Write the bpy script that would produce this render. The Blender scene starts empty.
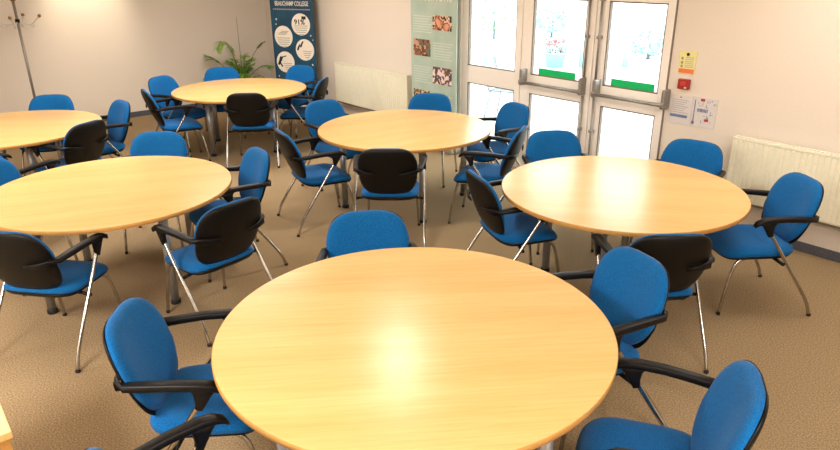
import bpy, bmesh, math, random
from mathutils import Vector, Matrix
random.seed(7)
PI = math.pi
SC = bpy.context.scene
COL = SC.collection
def R(d): return math.radians(d)

# ------------------------------------------------------------------ materials
def s2l(c):
    return tuple((v/12.92 if v <= .04045 else ((v+.055)/1.055)**2.4) for v in c)
def rgb(r, g, b): return s2l((r/255, g/255, b/255)) + (1,)

def new_mat(name):
    m = bpy.data.materials.new(name); m.use_nodes = True
    nt = m.node_tree; nt.nodes.clear()
    out = nt.nodes.new('ShaderNodeOutputMaterial'); b = nt.nodes.new('ShaderNodeBsdfPrincipled')
    nt.links.new(b.outputs[0], out.inputs[0])
    return m, nt, b, out
def noise_mat(name, c1, c2, scale=40, rough=.6, metal=0, stretch=(1, 1, 1), bump=0, detail=4, lo=.35, hi=.65, spec=.5, sheen=0, coat=0):
    m, nt, b, out = new_mat(name)
    tc = nt.nodes.new('ShaderNodeTexCoord'); mp = nt.nodes.new('ShaderNodeMapping'); mp.inputs['Scale'].default_value = stretch
    nz = nt.nodes.new('ShaderNodeTexNoise'); nz.inputs['Scale'].default_value = scale; nz.inputs['Detail'].default_value = detail
    cr = nt.nodes.new('ShaderNodeValToRGB')
    cr.color_ramp.elements[0].position = lo; cr.color_ramp.elements[0].color = c1
    cr.color_ramp.elements[1].position = hi; cr.color_ramp.elements[1].color = c2
    L = nt.links
    L.new(tc.outputs['Object'], mp.inputs[0]); L.new(mp.outputs[0], nz.inputs['Vector']); L.new(nz.outputs[0], cr.inputs[0]); L.new(cr.outputs[0], b.inputs['Base Color'])
    b.inputs['Roughness'].default_value = rough; b.inputs['Metallic'].default_value = metal
    b.inputs['Specular IOR Level'].default_value = spec
    if sheen: b.inputs['Sheen Weight'].default_value = sheen
    if coat: b.inputs['Coat Weight'].default_value = coat; b.inputs['Coat Roughness'].default_value = .15
    if bump:
        bp = nt.nodes.new('ShaderNodeBump'); bp.inputs['Strength'].default_value = bump; bp.inputs['Distance'].default_value = .002
        L.new(nz.outputs[0], bp.inputs['Height']); L.new(bp.outputs[0], b.inputs['Normal'])
    return m
def flat(name, c, rough=.5, metal=0, spec=.5): return noise_mat(name, c, tuple(min(1, v*1.06) for v in c[:3])+(1,), 30, rough, metal, spec=spec)

def wood_mat(name, c1, c2, c3, rough=.28, spec=.5):
    m, nt, b, out = new_mat(name); L = nt.links
    tc = nt.nodes.new('ShaderNodeTexCoord')
    mp = nt.nodes.new('ShaderNodeMapping'); mp.inputs['Scale'].default_value = (2.0, 46, 46)
    nz = nt.nodes.new('ShaderNodeTexNoise'); nz.inputs['Scale'].default_value = 1.6; nz.inputs['Detail'].default_value = 5; nz.inputs['Roughness'].default_value = .62
    mp2 = nt.nodes.new('ShaderNodeMapping'); mp2.inputs['Scale'].default_value = (.5, 5, 5)
    nz2 = nt.nodes.new('ShaderNodeTexNoise'); nz2.inputs['Scale'].default_value = 1.3; nz2.inputs['Detail'].default_value = 3
    cr = nt.nodes.new('ShaderNodeValToRGB'); e = cr.color_ramp.elements
    e[0].position = .3; e[0].color = c1; e[1].position = .7; e[1].color = c3
    k = e.new(.5); k.color = c2
    mx = nt.nodes.new('ShaderNodeMath'); mx.operation = 'MULTIPLY_ADD'; mx.inputs[1].default_value = .55
    m2 = nt.nodes.new('ShaderNodeMath'); m2.operation = 'MULTIPLY'; m2.inputs[1].default_value = .45
    L.new(tc.outputs['Object'], mp.inputs[0]); L.new(mp.outputs[0], nz.inputs['Vector'])
    L.new(tc.outputs['Object'], mp2.inputs[0]); L.new(mp2.outputs[0], nz2.inputs['Vector'])
    L.new(nz2.outputs[0], m2.inputs[0]); L.new(nz.outputs[0], mx.inputs[0]); L.new(m2.outputs[0], mx.inputs[2])
    L.new(mx.outputs[0], cr.inputs[0]); L.new(cr.outputs[0], b.inputs['Base Color'])
    b.inputs['Roughness'].default_value = rough; b.inputs['Specular IOR Level'].default_value = spec
    return m

M = {}
M['beech'] = wood_mat('beech_laminate', rgb(207,163,98), rgb(218,177,113), rgb(227,190,129), .28, .3)
M['edge'] = wood_mat('beech_edging', rgb(176,124,58), rgb(190,138,70), rgb(200,150,80), .45)
M['blue'] = noise_mat('blue_upholstery', rgb(4,75,132), rgb(12,101,164), 200, .9, bump=.3, spec=.15, sheen=.1)
M['black'] = noise_mat('black_plastic', rgb(6,5,5), rgb(14,11,10), 300, .45, bump=.08, spec=.25)
M['chrome'] = noise_mat('chrome_tube', rgb(168,164,158), rgb(188,184,178), 20, .2, 1)
M['silver'] = noise_mat('silver_painted_steel', rgb(150,148,145), rgb(164,161,157), 60, .38, .65)
M['rubber'] = flat('black_rubber', rgb(18,18,18), .8)
M['wall'] = noise_mat('painted_plaster', rgb(221,209,196), rgb(226,214,201), 90, .85, bump=.1, spec=.2)
M['ceil'] = noise_mat('ceiling_paint', rgb(232,228,218), rgb(240,236,226), 60, .9, spec=.2)
M['carpet'] = noise_mat('speckled_carpet', rgb(120,101,76), rgb(176,151,117), 120, .97, bump=.35, detail=9, lo=.3, hi=.7, spec=.05)
M['skirt'] = noise_mat('grey_vinyl_skirting', rgb(74,76,86), rgb(88,88,96), 60, .5)
M['frame'] = noise_mat('white_powder_coated_frame', rgb(243,235,227), rgb(246,239,232), 50, .4)
M['seal'] = flat('grey_seal', rgb(120,108,98), .6)
M['hard'] = noise_mat('grey_door_hardware', rgb(142,136,130), rgb(156,150,143), 50, .4, .6)
M['rad'] = noise_mat('cream_radiator_enamel', rgb(233,228,204), rgb(238,233,211), 40, .35)
M['raddark'] = flat('radiator_shadow_gap', rgb(120,110,95), .6)
def film_mat(name, c):
    m, nt, b, out = new_mat(name); mx = nt.nodes.new('ShaderNodeMixShader'); tr = nt.nodes.new('ShaderNodeBsdfTranslucent'); mx.inputs[0].default_value = .5
    nz = nt.nodes.new('ShaderNodeTexNoise'); nz.inputs['Scale'].default_value = 20
    cr = nt.nodes.new('ShaderNodeValToRGB'); cr.color_ramp.elements[0].color = c; cr.color_ramp.elements[1].color = tuple(v*.95 for v in c[:3])+(1,)
    nt.links.new(nz.outputs[0], cr.inputs[0]); nt.links.new(cr.outputs[0], b.inputs['Base Color']); nt.links.new(cr.outputs[0], tr.inputs[0])
    b.inputs['Roughness'].default_value = .5
    nt.links.new(b.outputs[0], mx.inputs[1]); nt.links.new(tr.outputs[0], mx.inputs[2]); nt.links.new(mx.outputs[0], out.inputs[0]); return m
M['green'] = film_mat('green_sticker', rgb(34,182,120))
M['teal'] = noise_mat('teal_starry_print', rgb(12,42,78), rgb(18,86,108), 3.2, .5, lo=.3, hi=.72, detail=5)
M['banwhite'] = flat('banner_white_print', rgb(238,228,212), .55)
M['banink'] = flat('banner_grey_ink', rgb(170,165,158), .6)
M['dark'] = flat('dark_ink', rgb(34,34,48), .6)
M['redink'] = flat('red_ink', rgb(190,60,40), .6)
M['sage'] = noise_mat('sage_green_print', rgb(166,184,170), rgb(178,194,180), 5, .55)
M['sageink'] = flat('pale_banner_ink', rgb(196,204,190), .6)
M['alu'] = noise_mat('brushed_aluminium', rgb(200,198,194), rgb(216,214,210), 90, .35, .8, stretch=(1, 12, 1))
M['yellow'] = flat('yellow_notice', rgb(226,218,146), .6)
M['orange'] = flat('orange_strip', rgb(226,120,64), .6)
M['callred'] = flat('red_call_point', rgb(158,30,22), .4)
M['paper'] = flat('white_paper', rgb(212,205,203), .5)
M['blueink'] = flat('blue_ink', rgb(108,120,160), .6)
M['greyink'] = flat('grey_ink', rgb(178,174,176), .6)
M['leaf'] = noise_mat('palm_leaf', rgb(66,116,34), rgb(128,182,58), 18, .5)
M['leaf2'] = noise_mat('pale_palm_leaf', rgb(110,150,60), rgb(160,186,92), 18, .5)
M['stem'] = flat('palm_stem', rgb(98,122,60), .6)
M['pot'] = noise_mat('terracotta_pot', rgb(150,88,58), rgb(168,102,70), 30, .8)
M['soil'] = noise_mat('soil', rgb(50,36,26), rgb(74,54,38), 60, .95)
M['brass'] = flat('brass_ball', rgb(150,104,50), .35, .6)
M['grout'] = flat('pale_socket_plastic', rgb(236,232,224), .4)
M['pave'] = noise_mat('pale_paving', rgb(176,176,174), rgb(190,189,186), 9, .85)
M['render'] = noise_mat('white_render', rgb(232,230,226), rgb(240,238,234), 20, .85)
M['bush'] = noise_mat('bush_leaf', rgb(168,204,158), rgb(198,226,186), 12, .6)
M['bush2'] = noise_mat('blue_green_leaf', rgb(168,204,204), rgb(196,224,224), 12, .6)
M['petal'] = noise_mat('red_petal', rgb(228,90,98), rgb(240,130,130), 20, .6)
M['tealpot'] = flat('teal_planter', rgb(140,186,192), .5)
M['gmetal'] = flat('grey_garden_metal', rgb(112,126,136), .5, .1)
def emis(name, c, s):
    m, nt, b, out = new_mat(name)
    b.inputs['Emission Color'].default_value = c; b.inputs['Emission Strength'].default_value = s; b.inputs['Base Color'].default_value = c
    return m
M['lamp'] = emis('lamp_diffuser', (1, .9, .76, 1), 3)
def glass_mat():
    m = bpy.data.materials.new('clear_glazing'); m.use_nodes = True; nt = m.node_tree; nt.nodes.clear(); L = nt.links
    out = nt.nodes.new('ShaderNodeOutputMaterial'); mix = nt.nodes.new('ShaderNodeMixShader')
    tr = nt.nodes.new('ShaderNodeBsdfTransparent'); tr.inputs[0].default_value = (.95, .98, .97, 1)
    gl = nt.nodes.new('ShaderNodeBsdfGlossy'); gl.inputs['Roughness'].default_value = .02
    fr = nt.nodes.new('ShaderNodeFresnel'); fr.inputs[0].default_value = 1.45
    ge = nt.nodes.new('ShaderNodeNewGeometry'); iv = nt.nodes.new('ShaderNodeMath'); iv.operation = 'SUBTRACT'; iv.inputs[0].default_value = 1
    mu = nt.nodes.new('ShaderNodeMath'); mu.operation = 'MULTIPLY'
    L.new(ge.outputs['Backfacing'], iv.inputs[1]); L.new(iv.outputs[0], mu.inputs[0]); L.new(fr.outputs[0], mu.inputs[1])
    L.new(mu.outputs[0], mix.inputs[0]); L.new(tr.outputs[0], mix.inputs[1]); L.new(gl.outputs[0], mix.inputs[2]); L.new(mix.outputs[0], out.inputs[0])
    return m
M['glass'] = glass_mat()
def photo_mat(name, cols, scale, seed):
    m, nt, b, out = new_mat(name); L = nt.links
    tc = nt.nodes.new('ShaderNodeTexCoord'); mp = nt.nodes.new('ShaderNodeMapping'); mp.inputs['Location'].default_value = (seed, seed*2.3, 0)
    nz = nt.nodes.new('ShaderNodeTexNoise'); nz.inputs['Scale'].default_value = scale; nz.inputs['Detail'].default_value = 3
    cr = nt.nodes.new('ShaderNodeValToRGB'); cr.color_ramp.interpolation = 'CONSTANT'; e = cr.color_ramp.elements
    n = len(cols)
    e[0].position = 0; e[0].color = cols[0]; e[1].position = .36; e[1].color = cols[1]
    for i in range(2, n): k = e.new(.36+.24*(i-1)/(n-1)); k.color = cols[i]
    L.new(tc.outputs['Object'], mp.inputs[0]); L.new(mp.outputs[0], nz.inputs['Vector']); L.new(nz.outputs[0], cr.inputs[0]); L.new(cr.outputs[0], b.inputs['Base Color'])
    b.inputs['Roughness'].default_value = .5
    return m

# ------------------------------------------------------------------ mesh helpers
class MB:
    def __init__(s): s.b = bmesh.new()
    def v(s, p): return s.b.verts.new(p)
    def f(s, vs):
        try: return s.b.faces.new(vs)
        except ValueError: return None
    def box(s, lo, hi, bev=0):
        x0, y0, z0 = lo; x1, y1, z1 = hi
        t = bmesh.new()
        vs = [t.verts.new(p) for p in ((x0,y0,z0),(x1,y0,z0),(x1,y1,z0),(x0,y1,z0),(x0,y0,z1),(x1,y0,z1),(x1,y1,z1),(x0,y1,z1))]
        for q in ((0,3,2,1),(4,5,6,7),(0,1,5,4),(1,2,6,5),(2,3,7,6),(3,0,4,7)): t.faces.new([vs[i] for i in q])
        if bev: bmesh.ops.bevel(t, geom=t.edges[:], offset=bev, segments=2, affect='EDGES', profile=.6)
        s.merge(t)
    def merge(s, t, mat=None):
        mp = {}
        for v in t.verts: mp[v] = s.b.verts.new(mat @ v.co if mat else v.co)
        for f in t.faces:
            g = s.f([mp[v] for v in f.verts])
            if g: g.smooth = f.smooth
        t.free()
    def loft(s, rings, cap=True, closed=True, smooth=True):
        vr = [[s.v(p) for p in r] for r in rings]; n = len(vr[0])
        for a, b in zip(vr, vr[1:]):
            for i in range(n if closed else n-1):
                j = (i+1) % n
                f = s.f((a[i], a[j], b[j], b[i]))
                if f: f.smooth = smooth
        if cap and closed:
            s.f(vr[0][::-1]); s.f(vr[-1])
        return vr
    def tube(s, pts, r, n=10, smoothpath=0, sec=None):
        pts = [Vector(p) for p in pts]
        if smoothpath: pts = catmull(pts, smoothpath)
        rr = r if isinstance(r, (list, tuple)) else None
        rings = []; prev = None
        for i, p in enumerate(pts):
            t = (pts[min(i+1, len(pts)-1)]-pts[max(i-1, 0)]).normalized()
            if prev is None:
                a = Vector((0, 0, 1)) if abs(t.z) < .9 else Vector((1, 0, 0))
                u = t.cross(a).normalized()
            else:
                u = (prev-t*prev.dot(t)).normalized()
            prev = u; w = t.cross(u)
            k = i/(len(pts)-1)
            ra = (rr[0]*(1-k)+rr[1]*k) if rr else r
            if sec: rings.append([p+u*(ra*sec[0]*math.cos(2*PI*j/n))+w*(ra*sec[1]*math.sin(2*PI*j/n)) for j in range(n)])
            else: rings.append([p+u*(ra*math.cos(2*PI*j/n))+w*(ra*math.sin(2*PI*j/n)) for j in range(n)])
        s.loft(rings)
    def lathe(s, prof, c=(0, 0, 0), n=24, cap=True, smooth=True):
        s.loft([[(c[0]+r*math.cos(2*PI*j/n), c[1]+r*math.sin(2*PI*j/n), c[2]+z) for j in range(n)] for r, z in prof], cap=cap, smooth=smooth)
    def rrect_path(s, path, widths, heights, side):
        """loft a rounded rectangular section along a path; side = horizontal width direction per point"""
        rings = []
        path = [Vector(p) for p in path]
        for i, p in enumerate(path):
            t = (path[min(i+1, len(path)-1)]-path[max(i-1, 0)]).normalized()
            u = Vector(side[i] if isinstance(side, list) else side); u = (u-t*u.dot(t)).normalized(); w = t.cross(u)
            a, b = widths[i]/2, heights[i]/2
            ring = []
            for k in range(16):
                th = 2*PI*k/16; c, q = math.cos(th), math.sin(th)
                ring.append(p+u*(a*math.copysign(abs(c)**.5, c))+w*(b*math.copysign(abs(q)**.5, q)))
            rings.append(ring)
        s.loft(rings)
    def build(s, name, mat, parent=None, sharp=None):
        bmesh.ops.recalc_face_normals(s.b, faces=s.b.faces[:])
        me = bpy.data.meshes.new(name); s.b.to_mesh(me); s.b.free()
        me.materials.append(mat)
        o = bpy.data.objects.new(name, me); COL.objects.link(o)
        if parent: o.parent = parent
        return o
def catmull(p, n):
    q = [p[0]*2-p[1]]+p+[p[-1]*2-p[-2]]; out = []
    for i in range(1, len(q)-2):
        for k in range(n):
            t = k/n
            out.append(.5*((2*q[i])+(q[i+1]-q[i-1])*t+(2*q[i-1]-5*q[i]+4*q[i+1]-q[i+2])*t*t+(3*q[i]-q[i-1]-3*q[i+1]+q[i+2])*t**3))
    out.append(p[-1]); return out
def thing(name, label, cat, loc=(0, 0, 0), rz=0, group=None):
    o = bpy.data.objects.new(name, None); COL.objects.link(o); o.location = loc; o.rotation_euler = (0, 0, rz)
    o.empty_display_size = .1
    return tag(o, label, cat, group)
def tag(o, label, cat, group=None):
    o['label'] = label; o['category'] = cat
    if group: o['group'] = group
    return o
def struct(o): o['kind'] = 'structure'; return o
def empty_struct(name, loc=(0, 0, 0)):
    o = bpy.data.objects.new(name, None); COL.objects.link(o); o.location = loc; return struct(o)
def copy_tree(o, parent=None):
    c = o.copy(); COL.objects.link(c)
    if parent: c.parent = parent
    for ch in list(o.children): copy_tree(ch, c)
    return c

# ------------------------------------------------------------------ the room.  X along the door wall, -Y into the room, corner at the origin
XR, YB, H = 13.2, -8.2, 2.62
m = MB(); m.box((-.2, YB-.2, -.12), (XR+.2, 0.12, 0)); struct(m.build('floor', M['carpet']))
m = MB(); m.box((-.2, YB-.2, H), (XR+.2, .2, H+.12)); struct(m.build('ceiling', M['ceil']))
m = MB(); m.box((-.2, YB-.2, 0), (0, .2, H)); struct(m.build('wall_left', M['wall']))
OX0, OX1, OZ = 4.64, 7.305, 1.95
m = MB(); m.box((0, 0, 0), (OX0, .2, H)); m.box((OX1, 0, 0), (XR, .2, H)); m.box((OX0, 0, OZ), (OX1, .2, H)); struct(m.build('wall_back', M['wall']))
m = MB(); m.box((XR, YB-.2, 0), (XR+.2, .2, H)); struct(m.build('wall_right', M['wall']))
m = MB(); m.box((0, YB-.2, 0), (XR, YB, H)); struct(m.build('wall_front', M['wall']))
m = MB(); m.box((0, YB, 0), (.014, 0, .078), .003); struct(m.build('baseboard_left', M['skirt']))
m = MB(); m.box((0.014, -.014, 0), (OX0-.02, 0, .078), .003); m.box((OX1+.02, -.014, 0), (XR, 0, .078), .003); struct(m.build('baseboard_back', M['skirt']))

# door set ------------------------------------------------------------
FY0, FY1 = -.012, .06     # frame depth
trim = MB()
trim.box((OX0, FY0, 0), (4.70, FY1, OZ), .004); trim.box((OX1-.035, FY0, 0), (OX1, FY1, OZ), .004)
trim.box((4.70, FY0, OZ-.05), (OX1-.035, FY1, OZ), .004)
trim.box((5.545, FY0, 0), (5.61, FY1, OZ-.05), .004)
trim.box((6.452, FY0, 0), (6.512, FY1, OZ-.05), .004)
struct(trim.build('trim_1', M['frame']))
jb = MB(); jb.box((OX0-.035, -.022, 0), (OX0, 0, OZ+.03), .003); jb.box((OX0-.035, -.022, OZ), (OX1+.012, 0, OZ+.03), .003); jb.box((OX1, -.014, 0), (OX1+.012, 0, OZ), .003)
struct(jb.build('trim_2', M['seal']))
m = MB(); m.box((OX0, -.02, 0), (OX1, .2, .012)); struct(m.build('trim_3', M['alu']))
def leaf(name, x0, x1, gx0, gx1, y0, y1):
    """glazed leaf: stiles, bottom, mid and top rails, two panes"""
    fr = MB()
    fr.box((x0, y0, .015), (gx0, y1, OZ-.052), .005); fr.box((gx1, y0, .015), (x1, y1, OZ-.052), .005)
    fr.box((gx0, y0, .015), (gx1, y1, .12), .005); fr.box((gx0, y0, .856), (gx1, y1, 1.048), .005); fr.box((gx0, y0, 1.815), (gx1, y1, OZ-.052), .005)
    o = struct(fr.build(name, M['frame']))
    yc = (y0+y1)/2
    for z0, z1 in ((.12, .856), (1.048, 1.815)):
        sl = MB()
        for a, b in (((gx0, z0), (gx0+.012, z1)), ((gx1-.012, z0), (gx1, z1)), ((gx0, z0), (gx1, z0+.012)), ((gx0, z1-.012), (gx1, z1))):
            sl.box((a[0], y0+.006, a[1]), (b[0], y1-.006, b[1]))
        sl.build('glazing_seal', M['seal'], o)
        g = MB(); g.box((gx0+.004, yc-.004, z0+.004), (gx1-.004, yc+.004, z1-.004)); g.build('glass_pane', M['glass'], o)
    return o
leaf('window_1', 4.70, 5.545, 4.80, 5.525, .0, .05)
def panic(door, x0, x1, xb):
    b = MB(); b.tube([(x0+.03, -.085, .975), (x1-.03, -.085, .975)], .017, 12); b.build('panic_bar', M['hard'], door)
    for x in (x0+.025, x1-.025):
        h = MB(); h.box((x-.017, -.092, .94), (x+.017, .002, 1.11), .010)
        h.box((x-.022, -.1, .95), (x+.022, -.06, 1.0), .01)
        h.build('bar_bracket', M['hard'], door)
    r = MB(); r.tube([(xb, -.03, .10), (xb, -.03, .93)], .011, 8); r.tube([(xb, -.03, 1.09), (xb, -.03, 1.86)], .011, 8)
    for z in (.16, .60, 1.49, 1.83): r.box((xb-.02, -.048, z-.014), (xb+.02, .004, z+.014), .005)
    r.build('bolt_rod', M['hard'], door)
def sticker(door, x0, x1):
    s = MB(); s.box((x0, .014, 1.055), (x1, .020, 1.126)); s.build('green_sticker', M['green'], door)
d1 = leaf('door_1', 5.612, 6.450, 5.742, 6.402, .0, .05); panic(d1, 5.665, 6.475, 6.448); sticker(d1, 5.845, 6.31)
d2 = leaf('door_2', 6.514, 7.268, 6.64, 7.225, .0, .05); panic(d2, 6.585, 7.36, 6.582); sticker(d2, 6.725, 7.18)

# radiators -----------------------------------------------------------
def radiator(x0, x1, z0, z1, label, y0=-.115, y1=-.045):
    t = thing('radiator', label, 'radiator', ((x0+x1)/2, 0, z0))
    w = (x1-x0)/2; h = z1-z0
    p = MB(); n = int((x1-x0)/.04); pr = []
    for i in range(n):
        a = -w+i*(2*w)/n; s = 2*w/n
        pr += [(a, y0), (a+s*.6, y0), (a+s*.7, y0+.006), (a+s*.9, y0+.006)]
    pr.append((w, y0))
    rings = [[(x, y, z) for x, y in pr] for z in (.02, .03, h-.03, h-.02)]
    for k in (0, 3): rings[k] = [(x, y+.006, z) for x, y, z in rings[k]]
    p.loft(rings, closed=False, smooth=False)
    p.box((-w, y0+.008, .02), (w, y0+.02, h-.02)); p.box((-w, y1-.01, .02), (w, y1, h-.02))
    p.build('panel', M['rad'], t)
    for sx in (-1, 1):
        e = MB(); xa = sx*w; e.box((min(xa, xa+sx*.012), y0-.002, .0), (max(xa, xa+sx*.012), y1+.002, h), .003); e.build('side_cover', M['rad'], t)
    g = MB(); nn = int((x1-x0)/.03)
    g.box((-w, y0-.002, h-.02), (w, y0+.014, h), .003); g.box((-w, y1-.014, h-.02), (w, y1, h), .003)
    for i in range(nn+1):
        x = -w+i*2*w/nn; g.box((x-.006, y0+.012, h-.016), (x+.006, y1-.012, h-.002))
    g.build('top_grille', M['rad'], t)
    b = MB(); b.box((-w, y0+.015, .0), (w, y1-.01, .022)); b.build('bottom_rail', M['raddark'], t)
    for sx in (-.7, .7):
        k = MB(); k.box((sx*w-.02, y1-.004, .05), (sx*w+.02, -.002, h-.05), .003); k.build('wall_bracket', M['rad'], t)
    v = MB(); v.tube([(w-.05, (y0+y1)/2, .01), (w-.05, (y0+y1)/2, -z0+.002)], .008, 8); v.lathe([(.012, 0), (.022, .01), (.022, .03), (.012, .04)], (w-.05, (y0+y1)/2, -.06), 12)
    v.build('valve_pipe', M['alu'], t)
    return t
radiator(2.19, 3.82, .25, .825, 'long cream radiator on the wall between the two standing banners')
radiator(8.02, 9.85, .292, .832, 'long cream fluted radiator on the wall to the right of the glass doors')

# notices -------------------------------------------------------------
def wallpiece(name, label, cat, x, z): return thing(name, label, cat, (x, 0, z))
def card(t, name, x0, x1, z0, z1, y0, y1, mat, bev=0):
    k = MB(); k.box((x0, -y1, z0), (x1, -y0, z1), bev); return k.build(name, mat, t)
t = wallpiece('fire_notice', 'small yellow notice with an orange strip, above the red call point', 'notice', 7.468, 1.348)
card(t, 'sheet', -.075, .075, -.09, .095, -.001, .006, M['yellow'])
card(t, 'warning_strip', -.068, .068, -.085, -.05, .006, .008, M['orange'])
k = MB(); k.lathe([(.014, .006), (.014, .008)], (0, 0, 0), 12)
bmesh.ops.rotate(k.b, cent=(0, 0, 0), matrix=Matrix.Rotation(R(90), 3, 'X'), verts=k.b.verts[:]); bmesh.ops.translate(k.b, vec=(0, 0, .07), verts=k.b.verts[:]); k.build('symbol', M['dark'], t)
for i, z in enumerate((.035, .0, -.03)): card(t, 'pictogram', -.055, -.038, z-.01, z+.01, .006, .008, M['hard'])
k = MB()
for z in (.045, .03, .012, -.004, -.02, -.034): k.box((-.02, -.008, z-.003), (.055, -.006, z+.003))
k.build('printed_lines', M['greyink'], t)
t = wallpiece('fire_call_point', 'red break-glass fire call point on the wall beside the doors', 'fire alarm', 7.472, 1.172)
card(t, 'housing', -.05, .05, -.043, .043, -.001, .035, M['callred'], .006)
card(t, 'glass_panel', -.024, .026, -.012, .026, .035, .038, M['redink'])
card(t, 'white_mark', .014, .034, -.034, -.02, .035, .037, M['paper'])
t = wallpiece('notice_sheet', 'white typed notice with a blue bar, left of the plan', 'notice', 7.46, .955)
card(t, 'sheet', -.105, .105, -.13, .118, -.001, .005, M['paper'])
card(t, 'blue_bar', -.085, .075, -.072, -.048, .005, .007, M['blueink'])
card(t, 'red_mark', -.012, .004, .098, .106, .005, .007, M['redink'])
k = MB()
for i in range(7): k.box((-.08, -.007, .078-.018*i-.003), (.075-.02*(i % 3), -.005, .078-.018*i+.003))
k.build('printed_lines', M['greyink'], t)
t = wallpiece('escape_plan', 'white escape plan sheet with small red marks, nearest the right radiator', 'plan', 7.678, .955)
card(t, 'sheet', -.106, .106, -.125, .125, -.001, .005, M['paper'])
for x, z in ((-.022, .105), (.03, -.062)): card(t, 'red_mark', x-.018, x+.018, z-.011, z+.011, .005, .007, M['redink'])
k = MB()
k.box((-.09, -.007, -.1), (-.082, -.005, .1))
rr = random.Random(3)
for i in range(26):
    x, z = rr.uniform(-.06, .08), rr.uniform(-.1, .1); a = rr.uniform(.01, .03)
    if i % 2: k.box((x, -.007, z), (x+a, -.005, z+.003))
    else: k.box((x, -.007, z), (x+.003, -.005, z+a))
for i in range(8): k.box((-.06+.012*i, -.007, .002), (-.053+.012*i, -.005, .03))
k.build('plan_lines', M['blueink'], t)
card(t, 'key_box', -.098, -.076, -.108, -.085, .005, .007, M['hard'])

# text ----------------------------------------------------------------
def text_mesh(name, body, size, mat, parent, loc, width=None, bold=.0, flip=False):
    cu = bpy.data.curves.new(name, 'FONT'); cu.body = body; cu.size = size; cu.align_x = 'CENTER'; cu.align_y = 'CENTER'; cu.extrude = .001; cu.offset = bold; cu.resolution_u = 3
    tmp = bpy.data.objects.new('tmp', cu); COL.objects.link(tmp)
    dg = bpy.context.evaluated_depsgraph_get(); me = bpy.data.meshes.new_from_object(tmp.evaluated_get(dg))
    COL.objects.unlink(tmp); bpy.data.objects.remove(tmp)
    me.materials.clear(); me.materials.append(mat)
    xs = [v.co.x for v in me.vertices]; w0 = max(xs)-min(xs); k = (width/w0) if width else 1
    for v in me.vertices:
        x, y, z = v.co; v.co = (x*k, -z, y)
    o = bpy.data.objects.new(name, me); COL.objects.link(o); o.parent = parent; o.location = loc
    return o
def disc(name, r, mat, parent, loc, n=32, th=.002):
    k = MB(); k.loft([[(r*math.cos(2*PI*j/n), -y, r*math.sin(2*PI*j/n)) for j in range(n)] for y in (0, th)], smooth=False)
    o = k.build(name, mat, parent); o.location = loc; return o

# teal banner ---------------------------------------------------------
BW = .72
t = thing('pull_up_banner', 'dark teal pull-up banner with four round white panels, in the corner by the plant', 'banner', (1.442, -.329, 0), R(28))
k = MB(); k.box((-BW/2, -.006, .20), (BW/2, .006, 2.02)); k.build('printed_panel', M['teal'], t)
k = MB(); k.box((-BW/2, -.0065, .085), (BW/2, .0055, .20)); k.build('lower_panel', M['banwhite'], t)
k = MB(); k.box((-BW/2-.02, -.10, .0), (BW/2+.02, .10, .085), .02); k.build('base', M['alu'], t)
k = MB(); k.box((-BW/2, -.012, 2.015), (BW/2, .012, 2.04), .005); k.build('top_rail', M['alu'], t)
k = MB(); k.tube([(0, .02, .08), (0, .02, 2.02)], .01, 8); k.build('support_pole', M['alu'], t)
text_mesh('title_lettering', 'BEAUCHAMP COLLEGE', .09, M['banwhite'], t, (.01, -.008, 1.60), .56, .001)
k = MB(); rr = random.Random(5); x = -.31
while x < .30:
    a = rr.uniform(.012, .03); k.box((x, -.008, 1.515), (x+a, -.006, 1.530)); x += a+.008
k.build('subtitle_lettering', M['banink'], t)
for (cx, cz, r, kind) in ((.145, 1.315, .155, 0), (-.165, 1.135, .155, 1), (.185, .955, .155, 2), (-.165, .765, .155, 3)):
    d = disc('round_panel', r, M['banwhite'], t, (cx, -.0065, cz))
    k = MB()
    for i in range(5):
        z = -.02-.03*i; w = math.sqrt(max(0, r*r-z*z))*.72; k.box((-w+(.08 if kind in (2, 3) else 0), -.004, z-.005), (w, -.002, z+.005))
    k.build('printed_lines', M['banink'], d)
    if kind == 0:
        text_mesh('figure_lettering', '91%', .10, M['dark'], d, (-.02, -.003, .03), .18, .002)
        k = MB(); k.box((.02, -.004, .072), (.09, -.002, .115)); k.build('cap_symbol', M['dark'], d)
    elif kind == 1:
        k = MB()
        for i in range(3): k.box((-.09+.03*i, -.004, .03+.02*i), (.05+.02*i, -.002, .042+.02*i))
        k.build('sketch_lines', M['banink'], d)
    elif kind == 2:
        for x, z in ((-.095, .03), (-.04, .075)):
            k = MB(); k.tube([(x-.025, -.002, z-.035), (x, -.002, z+.02), (x+.02, -.002, z+.045)], [.014, .01], 6); k.build('figure_symbol', M['dark'], d)
    else:
        k = MB(); k.tube([(-.12, -.002, -.04), (-.09, -.002, .01), (-.06, -.002, .075)], [.016, .026], 6); k.tube([(-.06, -.002, .07), (.02, -.002, .09)], .008, 6); k.tube([(-.1, -.002, 0), (-.055, -.002, -.07)], .012, 6)
        k.build('figure_symbol', M['dark'], d)
k = MB(); rr = random.Random(9)
for x, z, a in ((-.27, 1.38, .017), (-.28, 1.31, .012), (.30, 1.16, .014), (.33, 1.1, .010), (.30, .74, .016), (-.3, .55, .014), (-.25, .45, .02), (.0, .48, .015), (.25, .36, .022), (-.02, .36, .018), (.31, .6, .012)):
    k.lathe([(.001, -a), (a, 0), (.001, a)], (x, -.006, z), 8)
for v in k.b.verts: v.co.y = -.006+(v.co.y+.006)*.1
k.build('star_dots', M['banwhite'], t)

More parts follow.
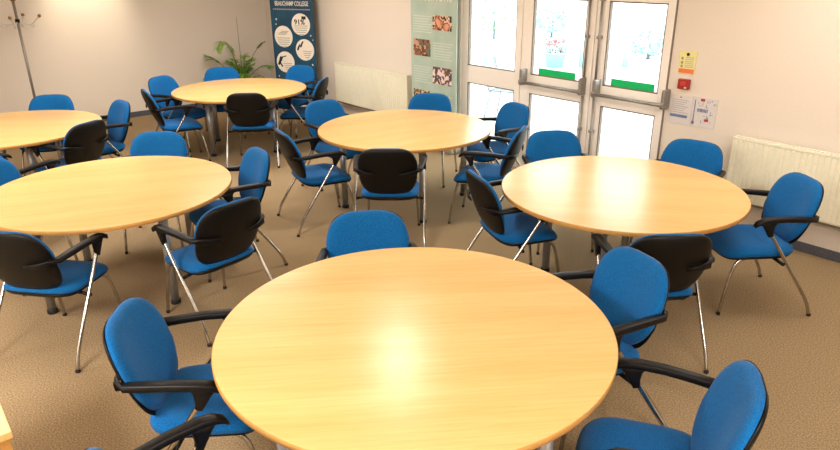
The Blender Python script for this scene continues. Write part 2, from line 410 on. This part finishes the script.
# sage banner ---------------------------------------------------------
t = thing('wall_banner', 'pale sage pull-up banner with small photos, beside the glazed side window', 'banner', (4.331, -.11, 0))
w = .406
k = MB(); k.box((-w, -.006, .085), (w, .006, 2.02)); k.build('printed_panel', M['sage'], t)
k = MB(); k.box((-w-.02, -.085, 0), (w+.02, .085, .085), .02); k.build('base', M['alu'], t)
k = MB(); k.box((-w, -.012, 2.015), (w, .012, 2.04), .005); k.build('top_rail', M['alu'], t)
k = MB(); k.tube([(0, .02, .08), (0, .02, 2.02)], .009, 8); k.build('support_pole', M['alu'], t)
text_mesh('title_lettering', 'SMART POTTS', .1, M['banwhite'], t, (.04, -.008, 1.768), .56, .002)
def pic(x0, x1, z0, z1, cols, sc, seed):
    k = MB(); k.box((x0, -.009, z0), (x1, -.006, z1)); k.build('photo_print', photo_mat('photo_print_%d' % seed, cols, sc, seed), t)
pic(-.005, .32, 1.415, 1.58, [rgb(214,160,130), rgb(200,120,84), rgb(90,40,28), rgb(226,190,160), rgb(60,30,26)], 9, 1)
pic(-.357, -.045, 1.10, 1.295, [rgb(44,96,84), rgb(60,120,104), rgb(150,84,60), rgb(80,60,40), rgb(200,150,120)], 10, 2)
pic(-.002, .33, .795, .995, [rgb(190,170,176), rgb(214,190,190), rgb(70,60,70), rgb(120,80,66), rgb(230,210,205)], 11, 3)
pic(-.36, -.06, .48, .69, [rgb(190,160,90), rgb(120,96,60), rgb(80,60,50), rgb(210,180,130), rgb(90,70,60)], 10, 4)
k = MB()
for x0, x1, zt in ((-.36, -.03, 1.56), (.0, .34, 1.27), (-.36, -.03, .97), (.0, .34, .66)):
    for i in range(7): k.box((x0, -.0075, zt-.03*i-.006), (x1-.03*(i % 3), -.006, zt-.03*i+.004))
k.build('printed_lines', M['sageink'], t)

# ------------------------------------------------------------------ armchair
def sellipse(hw, hh, n=3.6, cnt=44, wf=None):
    pts = []
    for i in range(cnt):
        th = 2*PI*(i+.5)/cnt; c, s_ = math.cos(th), math.sin(th)
        x = math.copysign(abs(c)**(2/n), c); y = math.copysign(abs(s_)**(2/n), s_)
        pts.append((x*hw*(wf(y) if wf else 1), y*hh))
    return pts
def pillow(mb, out, surf, tf, tb, rings=(.25, .5, .7, .84, .93, .98, 1)):
    """closed pad: front and back sheets over a common outline. surf(a,b)->(point, normal)"""
    def sheet(th, sgn):
        vr = []
        for s in rings[:-1]:
            row = []
            for a, b in out:
                p, n = surf(a*s, b*s); row.append(mb.v(p+n*(sgn*th*(1-s**7)**.5)))
            vr.append(row)
        p, n = surf(0, 0); c = mb.v(p+n*sgn*th)
        return vr, c
    edge = [mb.v(surf(a, b)[0]) for a, b in out]
    for th, sg in ((tf, 1), (tb, -1)):
        vr, c = sheet(th, sg); vr.append(edge); n = len(out)
        for i in range(n):
            j = (i+1) % n
            f = mb.f((c, vr[0][i], vr[0][j])) if sg > 0 else mb.f((c, vr[0][j], vr[0][i])); f.smooth = True
            for a, b in zip(vr, vr[1:]):
                f = mb.f((a[i], b[i], b[j], a[j])) if sg > 0 else mb.f((a[j], b[j], b[i], a[i]))
                if f: f.smooth = True
BZ0, BH = .440, .446
def back_surf(off):
    def f(a, b):
        h = b+BH/2; k = h/BH
        y = -.190-.150*k-.012*math.sin(PI*k)+.045*(a/.235)**2+off
        p = Vector((a, y, BZ0+h*.93))
        nx = -.1*a/.055; n = Vector((nx*.25, 1, .36)).normalized()
        return p, n
    return f
def seat_surf(off):
    def f(a, b):
        z = .402+off-.028*max(0, (b-.08)/.15)**2-.006*math.cos(PI*a/.48)+.02*max(0, (-b-.12)/.1)**2
        return Vector((a, b+.012, z)), Vector((0, 0, 1))
    return f
def wcurve(lo): # the back narrows towards its foot and a little at its top
    def f(y):
        t = (y+1)/2; return lo+(1-lo)*math.sin(min(1, t/.56)*PI/2)-.11*max(0, (t-.56)/.44)**1.4
    return f
def make_chair():
    t = thing('armchair', 'x', 'chair')
    k = MB(); pillow(k, sellipse(.238, .232, 4.2), seat_surf(.012), .055, .004); k.build('seat_cushion', M['blue'], t)
    k = MB(); pillow(k, sellipse(.232, .226, 4.2), seat_surf(.006), .002, .032); k.build('seat_pan', M['black'], t)
    out = sellipse(.238, BH/2, 3.8, wf=wcurve(.66)); outs = sellipse(.237, BH/2, 4.4, wf=wcurve(.84))
    k = MB(); pillow(k, out, back_surf(0), .042, .003); k.build('back_cushion', M['blue'], t)
    k = MB(); pillow(k, [(a*.992, b*.992) for a, b in outs], back_surf(-.004), .001, .022); k.build('back_shell', M['black'], t)
    for s in (-1, 1):
        k = MB()
        path = [(s*.09, -.312, .640), (s*.17, -.300, .645), (s*.222, -.278, .652), (s*.246, -.238, .66), (s*.257, -.165, .667), (s*.270, -.06, .675), (s*.277, .05, .677), (s*.276, .10, .672), (s*.274, .135, .655), (s*.272, .15, .635)]
        side = [(0, 0, 1), (0, 0, 1), (s*.3, .2, .9), (s*.8, .6, .2), (s, 0, 0), (s, 0, 0), (s, 0, 0), (s, 0, 0), (s, 0, 0), (s, 0, 0)]
        wd = [.016, .034, .042, .044, .044, .046, .050, .050, .044, .030]
        ht = [.010, .016, .026, .034, .034, .033, .032, .030, .022, .012]
        k.rrect_path(path, wd, ht, side)
        k.rrect_path([(s*.277, .06, .672), (s*.277, .058, .64), (s*.277, .048, .60), (s*.277, .038, .572)], [.03, .027, .030, .026], [.13, .075, .042, .032], (s, 0, 0))
        k.build('armrest', M['black'], t)
        k = MB(); k.tube([(s*.277, .045, .60), (s*.278, -.015, .51), (s*.279, -.118, .36), (s*.281, -.228, .20), (s*.284, -.295, .09), (s*.286, -.325, .006)], .0108, 10, 4)
        lg = k.build('rear_leg', M['chrome'], t)
        k = MB(); k.lathe([(.010, .016), (.0138, .015), (.0138, .003), (.011, 0)], (s*.286, -.325, 0), 10); k.build('foot_glide', M['rubber'], lg)
        k = MB(); k.tube([(s*.195, .10, .392), (s*.198, .16, .375), (s*.203, .195, .32), (s*.213, .225, .18), (s*.222, .25, .006)], .0105, 10, 4)
        lg = k.build('front_leg', M['chrome'], t)
        k = MB(); k.lathe([(.010, .016), (.0128, .015), (.0128, .003), (.011, 0)], (s*.222, .25, 0), 10); k.build('foot_glide', M['rubber'], lg)
    k = MB(); k.tube([(-.279, -.085, .372), (-.2, -.075, .378), (.2, -.075, .378), (.279, -.085, .372)], .011, 8); k.build('crossbar', M['black'], t)
    return t
CHAIRS = [
    (7.761, -3.555, -32.0, 'blue chair at the far side of the front table, only its backrest showing'),
    (7.957, -4.566, 53.0, 'blue armchair facing right at the left edge of the front table'),
    (8.694, -4.843, 88.0, 'blue armchair cut off by the bottom edge, lower left of the front table'),
    (8.758, -3.041, -106.0, 'blue armchair at the upper right of the front table, back turned to the black-backed chair'),
    (9.394, -3.521, 212.0, 'blue armchair at the lower right of the front table, pushed half out'),
    (7.516, -2.128, 68.0, 'armchair at the left of the right-hand table, black shell seen edge-on'),
    (7.233, -1.297, -35.0, 'blue chair behind the right-hand table, in front of the left door'),
    (7.978, -0.851, -80.0, 'blue chair behind the right-hand table, below the white notices'),
    (8.677, -1.136, 234.0, 'blue armchair right of the right-hand table, in front of the radiator'),
    (8.557, -2.178, 142.0, 'armchair with its black back to us at the near side of the right-hand table'),
    (5.088, -4.763, 22.0, 'blue armchair cut off by the left edge, behind the left-hand table'),
    (5.061, -3.768, -35.0, 'blue chair at the far side of the left-hand table, only its backrest showing'),
    (5.859, -3.528, 265.0, 'blue armchair turned side-on at the right end of the left-hand table'),
    (6.518, -3.936, 190.0, 'armchair with its black back tilted to us, near right of the left-hand table'),
    (6.228, -4.782, 130.0, 'armchair with black back at the near side of the left-hand table'),
    (5.527, -2.491, 78.0, 'armchair left of the middle table, seen from its side with black shell'),
    (4.900, -1.849, 0.0, 'blue chair at the far left of the middle table, below the left radiator'),
    (5.254, -1.022, -50.0, 'blue chair behind the middle table, in front of the sage banner'),
    (5.970, -0.796, 260.0, 'blue armchair at the far right of the middle table, against the bright window'),
    (6.464, -1.385, 210.0, 'armchair right of the middle table, its black shell turned to the doors'),
    (6.256, -2.266, 138.0, 'armchair with black back squarely to us at the near side of the middle table'),
    (2.011, -1.762, -25.0, 'blue chair behind the farthest table, in front of the palm'),
    (2.450, -1.013, -65.0, 'blue chair behind the farthest table, in front of the teal banner'),
    (3.188, -1.288, 222.0, 'armchair seen side-on at the right end of the farthest table'),
    (3.401, -2.049, 145.0, 'armchair with black back to us at the near side of the farthest table'),
    (2.789, -2.682, 80.0, 'armchair with tilted black shell at the near left of the farthest table'),
    (2.189, -2.397, 25.0, 'blue armchair at the far left of the farthest table, beside the wall'),
    (2.608, -4.021, -32.0, 'blue chair behind the far left table, in front of the coat stand'),
    (3.237, -3.695, 275.0, 'blue armchair side-on at the right end of the far left table'),
    (3.718, -4.074, 208.0, 'armchair with black back at the near right of the far left table'),
    (4.270, -4.562, 120.0, 'armchair cut off by the left edge, near side of far left table'),
]
src = make_chair()
for i, (x, y, a, lab) in enumerate(CHAIRS):
    o = src if i == 0 else copy_tree(src)
    o.location = (x, y, 0); o.rotation_euler = (0, 0, R(a-90)); o['label'] = lab; o['group'] = 'blue armchairs around the round tables'

# ------------------------------------------------------------------ round tables
TZ = .727
def make_table(rad, L):
    t = thing('round_table', 'x', 'table')
    k = MB(); k.lathe([(rad-.002, TZ-.003), (rad-.003, TZ), (.001, TZ)], n=96, cap=False, smooth=False); k.lathe([(.001, TZ-.026), (rad-.002, TZ-.026), (rad-.002, TZ-.003)], n=96, cap=False, smooth=False)
    k.build('tabletop', M['beech'], t)
    k = MB(); k.lathe([(rad-.004, TZ-.026), (rad, TZ-.024), (rad, TZ-.003), (rad-.002, TZ-.0005)], n=96, cap=False); k.build('edge_band', M['edge'], t)
    for q in range(4):
        a = R(90*q); c, s = math.cos(a), math.sin(a)
        k = MB(); k.tube([(L*c, L*s, TZ-.03), (L*c, L*s, .03)], [.031, .028], 16)
        lg = k.build('leg', M['silver'], t)
        k = MB(); k.lathe([(.027, .032), (.032, .03), (.034, .004), (.03, 0)], (L*c, L*s, 0), 16); k.build('foot_cap', M['rubber'], lg)
        k = MB()
        rings = []
        for d, z in ((0, .10), (.03, .105), (.07, .07), (.12, .03), (.17, .012)):
            pr = []
            for w_, zz in ((-.02, -.004), (.02, -.004), (.02, -z), (-.02, -z)):
                pr.append(((L-d)*c-w_*s, (L-d)*s+w_*c, TZ-.026+zz))
            rings.append(pr)
        k.loft(rings, smooth=False); k.build('leg_bracket', M['silver'], lg)
    k = MB()
    for q in range(2):
        a = R(90*q); c, s = math.cos(a), math.sin(a); h = .02; b = L-.1
        vs = [(-b, -h), (b, -h), (b, h), (-b, h)]
        k.loft([[(x*c-y*s, x*s+y*c, z) for x, y in vs] for z in (TZ-.062-.002*q, TZ-.0265)], smooth=False)
    k.build('under_frame', M['silver'], t)
    return t
TABLES = [
    (8.472, -3.845, 5.0, 1.0380, 55.0, 0.68, 'large round beech table nearest the camera, shining under a ceiling lamp'),
    (7.988, -1.629, 23.0, 1.0000, 40.0, 0.48, 'round beech table at the right, near the radiator and glass doors'),
    (5.665, -4.240, 14.0, 1.0000, 70.0, 0.56, 'round beech table at the left, second row, cut off by the left edge'),
    (5.648, -1.622, 66.0, 1.0000, 80.0, 0.59, 'round beech table in the middle, in front of the sage banner'),
    (2.724, -1.851, 17.0, 1.0000, 60.0, 0.52, 'round beech table farthest away, near the palm and teal banner'),
    (3.138, -4.415, 8.0, 1.0000, 55.0, 0.40, 'round beech table at the far left, below the coat stand'),
]
for x, y, a, k_, g, L, lab in TABLES:
    o = make_table(.802*k_, L)
    o.location = (x, y, 0); o.rotation_euler = (0, 0, R(a)); o['label'] = lab; o['group'] = 'round beech tables'
    for ch in o.children:
        if ch.name.startswith(('tabletop', 'edge_band')): ch.rotation_euler = (0, 0, R(g-a))

# ------------------------------------------------------------------ low wooden cabinet, front left
t = thing('storage_cabinet', 'corner of a pale wooden cabinet at the bottom left, near the front', 'cabinet', (8.105, -5.292, 0))
k = MB(); k.box((-.82, -.46, .692), (0, 0, .72), .003); k.build('worktop', M['beech'], t)
k = MB(); k.box((-.81, -.445, .06), (-.79, -.01, .69)); k.box((-.03, -.445, .06), (-.01, -.01, .69)); k.box((-.79, -.025, .06), (-.03, -.01, .69)); k.box((-.79, -.445, .06), (-.03, -.025, .08)); k.box((-.79, -.42, .36), (-.03, -.03, .378)); k.build('carcass', M['edge'], t)
k = MB(); k.box((-.79, -.43, 0), (-.03, -.03, .06)); k.build('plinth', M['black'], t)
for s in (0, 1):
    k = MB(); x0 = -.808+.402*s; k.box((x0, -.462, .065), (x0+.398, -.446, .688), .002); d = k.build('door', M['beech'], t)
    k = MB(); xh = x0+(.34 if s == 0 else .05); k.tube([(xh, -.463, .5), (xh, -.485, .505), (xh, -.485, .6), (xh, -.463, .605)], .006, 8); k.build('handle', M['chrome'], d)

# ------------------------------------------------------------------ coat stand
t = thing('coat_stand', 'thin grey metal coat stand with curved hooks, against the left wall', 'coat stand', (.45, -3.685, 0))
k = MB(); k.tube([(0, 0, .03), (0, 0, 1.73)], .017, 12); k.build('pole', M['hard'], t)
k = MB()
for z in (.5, 1.50): k.lathe([(.018, -.022), (.027, -.02), (.027, .02), (.018, .022)], (0, 0, z), 12)
k.build('collar', M['black'], t)
k = MB(); k.lathe([(.01, 0), (.03, .012), (.036, .035), (.024, .06), (.002, .066)], (0, 0, 1.73), 14); k.build('finial', M['brass'], t)
for i in range(4):
    a = R(50+90*i+14); d = Vector((math.cos(a), math.sin(a), 0))
    k = MB(); k.tube([Vector((0, 0, 1.49))+d*.015, Vector((0, 0, 1.455))+d*.09, Vector((0, 0, 1.46))+d*.16, Vector((0, 0, 1.51))+d*.215, Vector((0, 0, 1.545))+d*.26], .007, 8, 4)
    k.tube([Vector((0, 0, 1.455))+d*.11, Vector((0, 0, 1.42))+d*.15, Vector((0, 0, 1.44))+d*.19], .006, 8, 3)
    h = k.build('hook', M['alu'], t)
    k = MB(); e = d*.262; k.lathe([(.002, -.02), (.018, -.01), (.022, .004), (.014, .018), (.002, .022)], (e.x, e.y, 1.553), 10); k.build('knob', M['brass'], h)
for i in range(4):
    a = R(20+90*i); d = Vector((math.cos(a), math.sin(a), 0))
    k = MB(); k.tube([Vector((0, 0, .16))+d*.012, Vector((0, 0, .10))+d*.07, Vector((0, 0, .03))+d*.2, Vector((0, 0, .014))+d*.27], .012, 8, 4); k.build('foot', M['hard'], t)

# ------------------------------------------------------------------ potted palm
t = thing('potted_palm', 'leafy green potted palm with arching fronds, left of the teal banner', 'plant', (.42, -.72, 0))
k = MB(); k.lathe([(.11, 0), (.15, .27), (.165, .28), (.165, .31), (.148, .31), (.14, .27), (.001, .26)], n=24); pt = k.build('pot', M['pot'], t)
k = MB(); k.lathe([(.138, .268), (.09, .282), (.001, .286)], n=20, cap=False); k.build('soil', M['soil'], pt)
def frond(az, pts, n=16, ll=.17, start=.45, mat='leaf', lw=.012, droop=.5):
    d = Vector((math.cos(R(az)), math.sin(R(az)), 0)); sd = Vector((-d.y, d.x, 0))
    path = catmull([Vector((0, 0, z))+d*r for r, z in pts], 8)
    k = MB(); k.tube(path, [.007, .0025], 6)
    st = k.build('stem', M['stem'], t)
    k = MB(); rr = random.Random(int(az*7)+n)
    for i in range(n):
        f = start+(1-start)*i/(n-1); q = f*(len(path)-1); j = min(int(q), len(path)-2); p = path[j].lerp(path[j+1], q-j); tn = (path[j+1]-path[j]).normalized()
        for s in (-1, 1):
            L = ll*(1-.45*abs((i/(n-1))*2-.9))*rr.uniform(.85, 1.1)
            dr = (sd*s*.85+tn*.75+Vector((0, 0, rr.uniform(-.1, .25)))).normalized()
            wv = dr.cross(Vector((0, 0, 1))).normalized()
            row = []
            for u, wd in ((0, .35), (.3, 1), (.65, .8), (1, .05)):
                c = p+dr*(L*u)-Vector((0, 0, droop*L*u*u)); up = Vector((0, 0, lw*.25*wd))
                row.append([c-wv*lw*wd, c+up, c+wv*lw*wd, c-up*.2])
            k.loft(row)
    k.build('leaflets', M[mat], st)
frond(-62, [(0.01, .28), (.12, .70), (.28, .98), (.42, 1.06), (.55, .97)], 18, .17, .45, 'leaf2', .014)
frond(200, [(0.01, .28), (.08, .55), (.15, .78), (.20, .92)], 9, .16, .6)
frond(-118, [(0.01, .28), (.14, .5), (.33, .70), (.50, .80)], 12, .24, .66, 'leaf', .015, .2)
frond(-95, [(0.01, .28), (.13, .46), (.32, .58), (.52, .56), (.62, .46)], 12, .16, .5)
frond(35, [(0.01, .28), (.12, .62), (.26, .86), (.40, 1.0)], 10, .15, .78, 'leaf2', .009, .1)
frond(50, [(0.01, .28), (.14, .5), (.32, .64), (.48, .64)], 12, .14, .5)
frond(-20, [(0.01, .28), (.10, .45), (.22, .56), (.36, .54)], 14, .16, .3)
frond(-150, [(0.01, .28), (.07, .5), (.17, .66), (.27, .70)], 12, .15, .35)
frond(100, [(0.01, .28), (.06, .5), (.13, .68), (.23, .74)], 14, .15, .3)
frond(10, [(0.01, .28), (.05, .5), (.10, .72), (.16, .84)], 14, .14, .3, 'leaf2')
frond(-45, [(0.01, .28), (.06, .42), (.14, .60), (.2, .66)], 14, .15, .25, 'leaf2')
frond(150, [(0.01, .28), (.04, .6), (.03, 1.0), (.0, 1.38)], 6, .04, .8, 'leaf2', .004)
for q in range(9):
    frond(40*q+11, [(0.01, .28), (.05, .42+.03*(q % 3)), (.11+.01*(q % 2), .56+.05*(q % 4)), (.19, .62+.05*(q % 4))], 15, .17, .25, 'leaf2' if q % 2 else 'leaf', .017, .35)
frond(75, [(0.01, .28), (.12, .42), (.26, .47), (.40, .40)], 12, .14, .3)
frond(-110, [(0.01, .28), (.1, .4), (.22, .46), (.34, .40)], 12, .14, .3)

# ------------------------------------------------------------------ outside the doors
m = MB(); m.box((-40, .2, -.14), (40, 40, -.02)); struct(m.build('ground', M['pave']))
def bush(name, label, c, r, h, n, mat, group=None):
    t = thing(name, label, 'shrub', c); rr = random.Random(int(c[0]*10)+n)
    k = MB(); k.tube([(0, 0, 0), (.02, .01, h*.35), (-.02, 0, h*.6)], [.04, .015], 8); k.build('trunk', M['gmetal'], t)
    k = MB()
    for i in range(n):
        u = rr.uniform(-1, 1); a = rr.uniform(0, 2*PI); q = rr.uniform(.55, 1)**.5
        p = Vector((r*q*math.sqrt(1-u*u)*math.cos(a), r*q*math.sqrt(1-u*u)*math.sin(a), h*.55+h*.45*q*u))
        d = Vector((rr.uniform(-1, 1), rr.uniform(-1, 1), rr.uniform(-.3, 1))).normalized(); e = d.orthogonal().normalized(); L = rr.uniform(.10, .18)
        g = d.cross(e)*.006
        k.loft([[p-e*.008, p+g, p+e*.008, p-g], [p+d*L*.5-e*L*.28, p+d*L*.5+g, p+d*L*.5+e*L*.28, p+d*L*.5-g], [p+d*L-e*.004, p+d*L+g, p+d*L+e*.004, p+d*L-g]])
    k.build('foliage', M[mat], t); return t

bush('garden_shrub', 'green shrub outside, seen high through the side window', (-3.4, 9.0, -.02), .8, 1.9, 900, 'bush')
bush('garden_shrub', 'blue-green bush outside, behind the red flowers', (-2.9, 11.0, -.02), .5, .9, 500, 'bush2')
bush('garden_shrub', 'pale bush outside, seen through the right door', (1.7, 8.9, -.02), .5, .7, 500, 'bush2')
m = MB(); m.box((-8, 6.7, -.02), (.2, 7.0, .32), .02); tag(m.build('garden_wall', M['render']), 'low white garden wall outside the side window', 'wall')
t = thing('flower_planter', 'round planter of red flowers outside the left door', 'planter', (1.0, 6.35, -.02)); t.scale = (.82, .82, .82)
k = MB(); k.lathe([(.22, 0), (.30, .34), (.33, .35), (.33, .39), (.29, .39), (.28, .34), (.001, .33)], n=24); k.build('pot', M['tealpot'], t)
rr = random.Random(4); k = MB(); k2 = MB()
for i in range(160):
    a, q = rr.uniform(0, 2*PI), .33*rr.random()**.5; x, y, z = q*math.cos(a), q*math.sin(a), .36+rr.uniform(0, .2)
    d = Vector((rr.uniform(-1, 1), rr.uniform(-1, 1), .8)).normalized(); e = d.orthogonal().normalized(); p = Vector((x, y, z)); g = Vector((0, 0, .004))
    k.loft([[p-e*.005, p+g, p+e*.005, p-g], [p+d*.06-e*.03, p+d*.06+g, p+d*.06+e*.03, p+d*.06-g], [p+d*.12-e*.003, p+d*.12+g, p+d*.12+e*.003, p+d*.12-g]])
k.build('leaves', M['bush2'], t)
for i in range(26):
    a, q = rr.uniform(0, 2*PI), .30*rr.random()**.5; x, y, z = q*math.cos(a), q*math.sin(a), .56+rr.uniform(0, .14)
    k2.tube([(x*.6, y*.6, .36), (x, y, z)], .004, 5)
    for j in range(6):
        b = PI*j/3; c = Vector((x, y, z)); dd = Vector((math.cos(b), math.sin(b), .5))*.05; sd = Vector((-math.sin(b), math.cos(b), 0))*.022; up = Vector((0, 0, .004))
        k2.loft([[c-sd*.3, c+up, c+sd*.3, c-up], [c+dd-sd, c+dd+up, c+dd+sd, c+dd-up], [c+dd*1.5-sd*.2, c+dd*1.5+up, c+dd*1.5+sd*.2, c+dd*1.5-up]])
k2.build('blooms', M['petal'], t)
def bollard(x, y, lab, h=.75):
    t = thing('bollard', lab, 'bollard', (x, y, -.02))
    k = MB(); k.lathe([(.07, 0), (.07, h-.06), (.05, h-.02), (.001, h)], n=18); k.build('post', M['tealpot'], t)
    k = MB(); k.lathe([(.073, h-.16), (.073, h-.11)], n=18); k.build('band', M['render'], t)
bollard(1.42, 6.75, 'slim bollard outside, just right of the red flowers'); bollard(2.05, 7.45, 'slim bollard outside, seen through the right door', .85)
def garden_chair(x, y, rz, lab):
    t = thing('garden_chair', lab, 'garden chair', (x, y, -.02), rz)
    k = MB(); k.tube([(-.22, -.2, .42), (.22, -.2, .42), (.22, .22, .42), (-.22, .22, .42), (-.22, -.2, .42)], .012, 8)
    for i in range(9): a = -.2+.05*i; k.tube([(a, -.2, .425), (a, .22, .425)], .004, 6); k.tube([(-.22, a+.01, .425), (.22, a+.01, .425)], .004, 6)
    k.build('seat', M['gmetal'], t)
    k = MB(); k.tube([(-.22, -.2, .42), (-.23, -.27, .65), (-.2, -.31, .86), (.2, -.31, .86), (.23, -.27, .65), (.22, -.2, .42)], .012, 8)
    for i in range(7): a = -.18+.06*i; k.tube([(a, -.21, .45), (a, -.27, .66), (a, -.31, .86)], .004, 6)
    for i in range(6): z = .5+.06*i; yy = -.2-.24*(z-.42); k.tube([(-.225, yy, z), (.225, yy, z)], .004, 6)
    k.build('backrest', M['gmetal'], t)
    for sx in (-1, 1):
        for yb, yt in ((-.26, -.18), (.26, .2)):
            k = MB(); k.tube([(sx*.21, yt, .42), (sx*.24, yb, 0)], .012, 8); k.build('leg', M['gmetal'], t)
        k = MB(); k.tube([(sx*.23, -.26, .62), (sx*.25, -.05, .65), (sx*.25, .18, .64), (sx*.22, .21, .43)], .011, 8, 3); k.build('armrest', M['gmetal'], t)
garden_chair(3.75, 1.85, R(-70), 'grey wire garden chair outside the side window')
t = thing('garden_bench', 'low blue-grey backless garden bench outside, before the low white wall', 'bench', (.75, 5.1, -.02), R(15))
for i in range(4): k = MB(); k.box((-.5, -.2+.11*i, .32), (.5, -.11+.11*i, .35), .005); k.build('seat_slat', M['tealpot'], t)
for sx in (-1, 1):
    for y0 in (-.2, .18): k = MB(); k.box((sx*.43-.03, y0, 0), (sx*.43+.03, y0+.06, .32)); k.build('leg', M['tealpot'], t)


# ------------------------------------------------------------------ lamps, and added fill panels
def lamp(i, x, y, power, rad=.15):
    t = thing('ceiling_downlight', 'round recessed ceiling downlight with a warm diffuser', 'ceiling light', (x, y, H), group='recessed downlights in the ceiling')
    k = MB(); k.lathe([(rad, -.001), (rad+.03, -.001), (rad+.03, -.012), (rad+.005, -.016), (rad, -.010)], n=32, cap=False); k.build('rim', M['frame'], t)
    k = MB(); k.lathe([(.001, -.004), (rad, -.004), (rad, -.002), (.001, -.002)], n=32, cap=False); k.build('diffuser', M['lamp'], t)
    l = bpy.data.lights.new('downlight_bulb', 'AREA'); l.shape = 'DISK'; l.size = rad*2; l.energy = power; l.color = (1, .93, .82)
    o = bpy.data.objects.new('bulb', l); COL.objects.link(o); o.parent = t; o.location = (0, 0, -.02)
for i, (x, y, p) in enumerate([(6.43, -2.35, 25)]): lamp(i, x, y, p)
t = thing('wall_washer', 'small recessed ceiling spot washing the left wall with warm light', 'ceiling light', (.62, -2.75, H))
k = MB(); k.lathe([(.07, -.001), (.095, -.001), (.095, -.012), (.075, -.016), (.07, -.010)], n=28, cap=False); k.build('rim', M['frame'], t)
k = MB(); k.lathe([(.001, -.004), (.07, -.004), (.07, -.002), (.001, -.002)], n=28, cap=False); k.build('diffuser', M['lamp'], t)
l = bpy.data.lights.new('washer_bulb', 'SPOT'); l.energy = 85; l.color = (1, .88, .66); l.spot_size = R(70); l.spot_blend = .8; l.shadow_soft_size = .06
o = bpy.data.objects.new('bulb', l); COL.objects.link(o); o.parent = t; o.location = (0, 0, -.03); o.rotation_euler = (0, R(37), 0)
def panel(x, y, power):  # unseen fill panel, added to even out the room's light
    t = thing('added_fill_panel', 'added square fill light panel, unseen at the ceiling, with a white diffuser', 'ceiling light', (x, y, H), group='added square fill panels at the ceiling')
    k = MB(); k.box((-.62, -.62, -.014), (.62, -.6, -.001)); k.box((-.62, .6, -.014), (.62, .62, -.001)); k.box((-.62, -.6, -.014), (-.6, .6, -.001)); k.box((.6, -.6, -.014), (.62, .6, -.001)); k.build('frame', M['frame'], t)
    k = MB(); k.box((-.6, -.6, -.006), (.6, .6, -.001)); k.build('diffuser', M['lamp'], t)
    l = bpy.data.lights.new('fill_panel_light', 'AREA'); l.shape = 'SQUARE'; l.size = 1.18; l.energy = power; l.color = (1, .972, .93)
    o = bpy.data.objects.new('tube', l); COL.objects.link(o); o.parent = t; o.location = (0, 0, -.02)
for x, y, p in [(3.2, -2.1, 50), (4.2, -4.8, 40), (9.0, -.95, 14), (8.4, -7.0, 160), (11.6, -4.6, 125), (5.0,-7.4,60)]: panel(x, y, p)
wd = bpy.data.worlds.new('overcast_sky'); SC.world = wd; wd.use_nodes = True
bg = wd.node_tree.nodes['Background']; bg.inputs[0].default_value = (.92, .97, 1, 1); bg.inputs[1].default_value = 6.5

# ------------------------------------------------------------------ camera
cd = bpy.data.cameras.new('camera'); cam = bpy.data.objects.new('camera', cd); COL.objects.link(cam)
f, pitch, roll = 658.5, R(21.87), R(-.46)
cp, sp, cr, sr = math.cos(pitch), math.sin(pitch), math.cos(roll), math.sin(roll)
fw = Vector((0, cp, -sp)); rt = Vector((1, 0, 0)); up = Vector((0, sp, cp))
Rr, Uu = cr*rt+sr*up, -sr*rt+cr*up
rot = Matrix(((Rr.x, Uu.x, -fw.x), (Rr.y, Uu.y, -fw.y), (Rr.z, Uu.z, -fw.z)))
rot = Matrix.Rotation(R(50), 3, 'Z') @ rot
cam.matrix_world = Matrix.Translation((10.3542, -5.3925, 2.1672)) @ rot.to_4x4()
cd.sensor_fit = 'HORIZONTAL'; cd.sensor_width = 36; cd.lens = f/840*36; cd.clip_start = .05; cd.clip_end = 200
SC.camera = cam
vs = SC.view_settings; vs.view_transform = 'Standard'; vs.look = 'None'; vs.gamma = 1; vs.use_curve_mapping = False; vs.exposure = 0.24
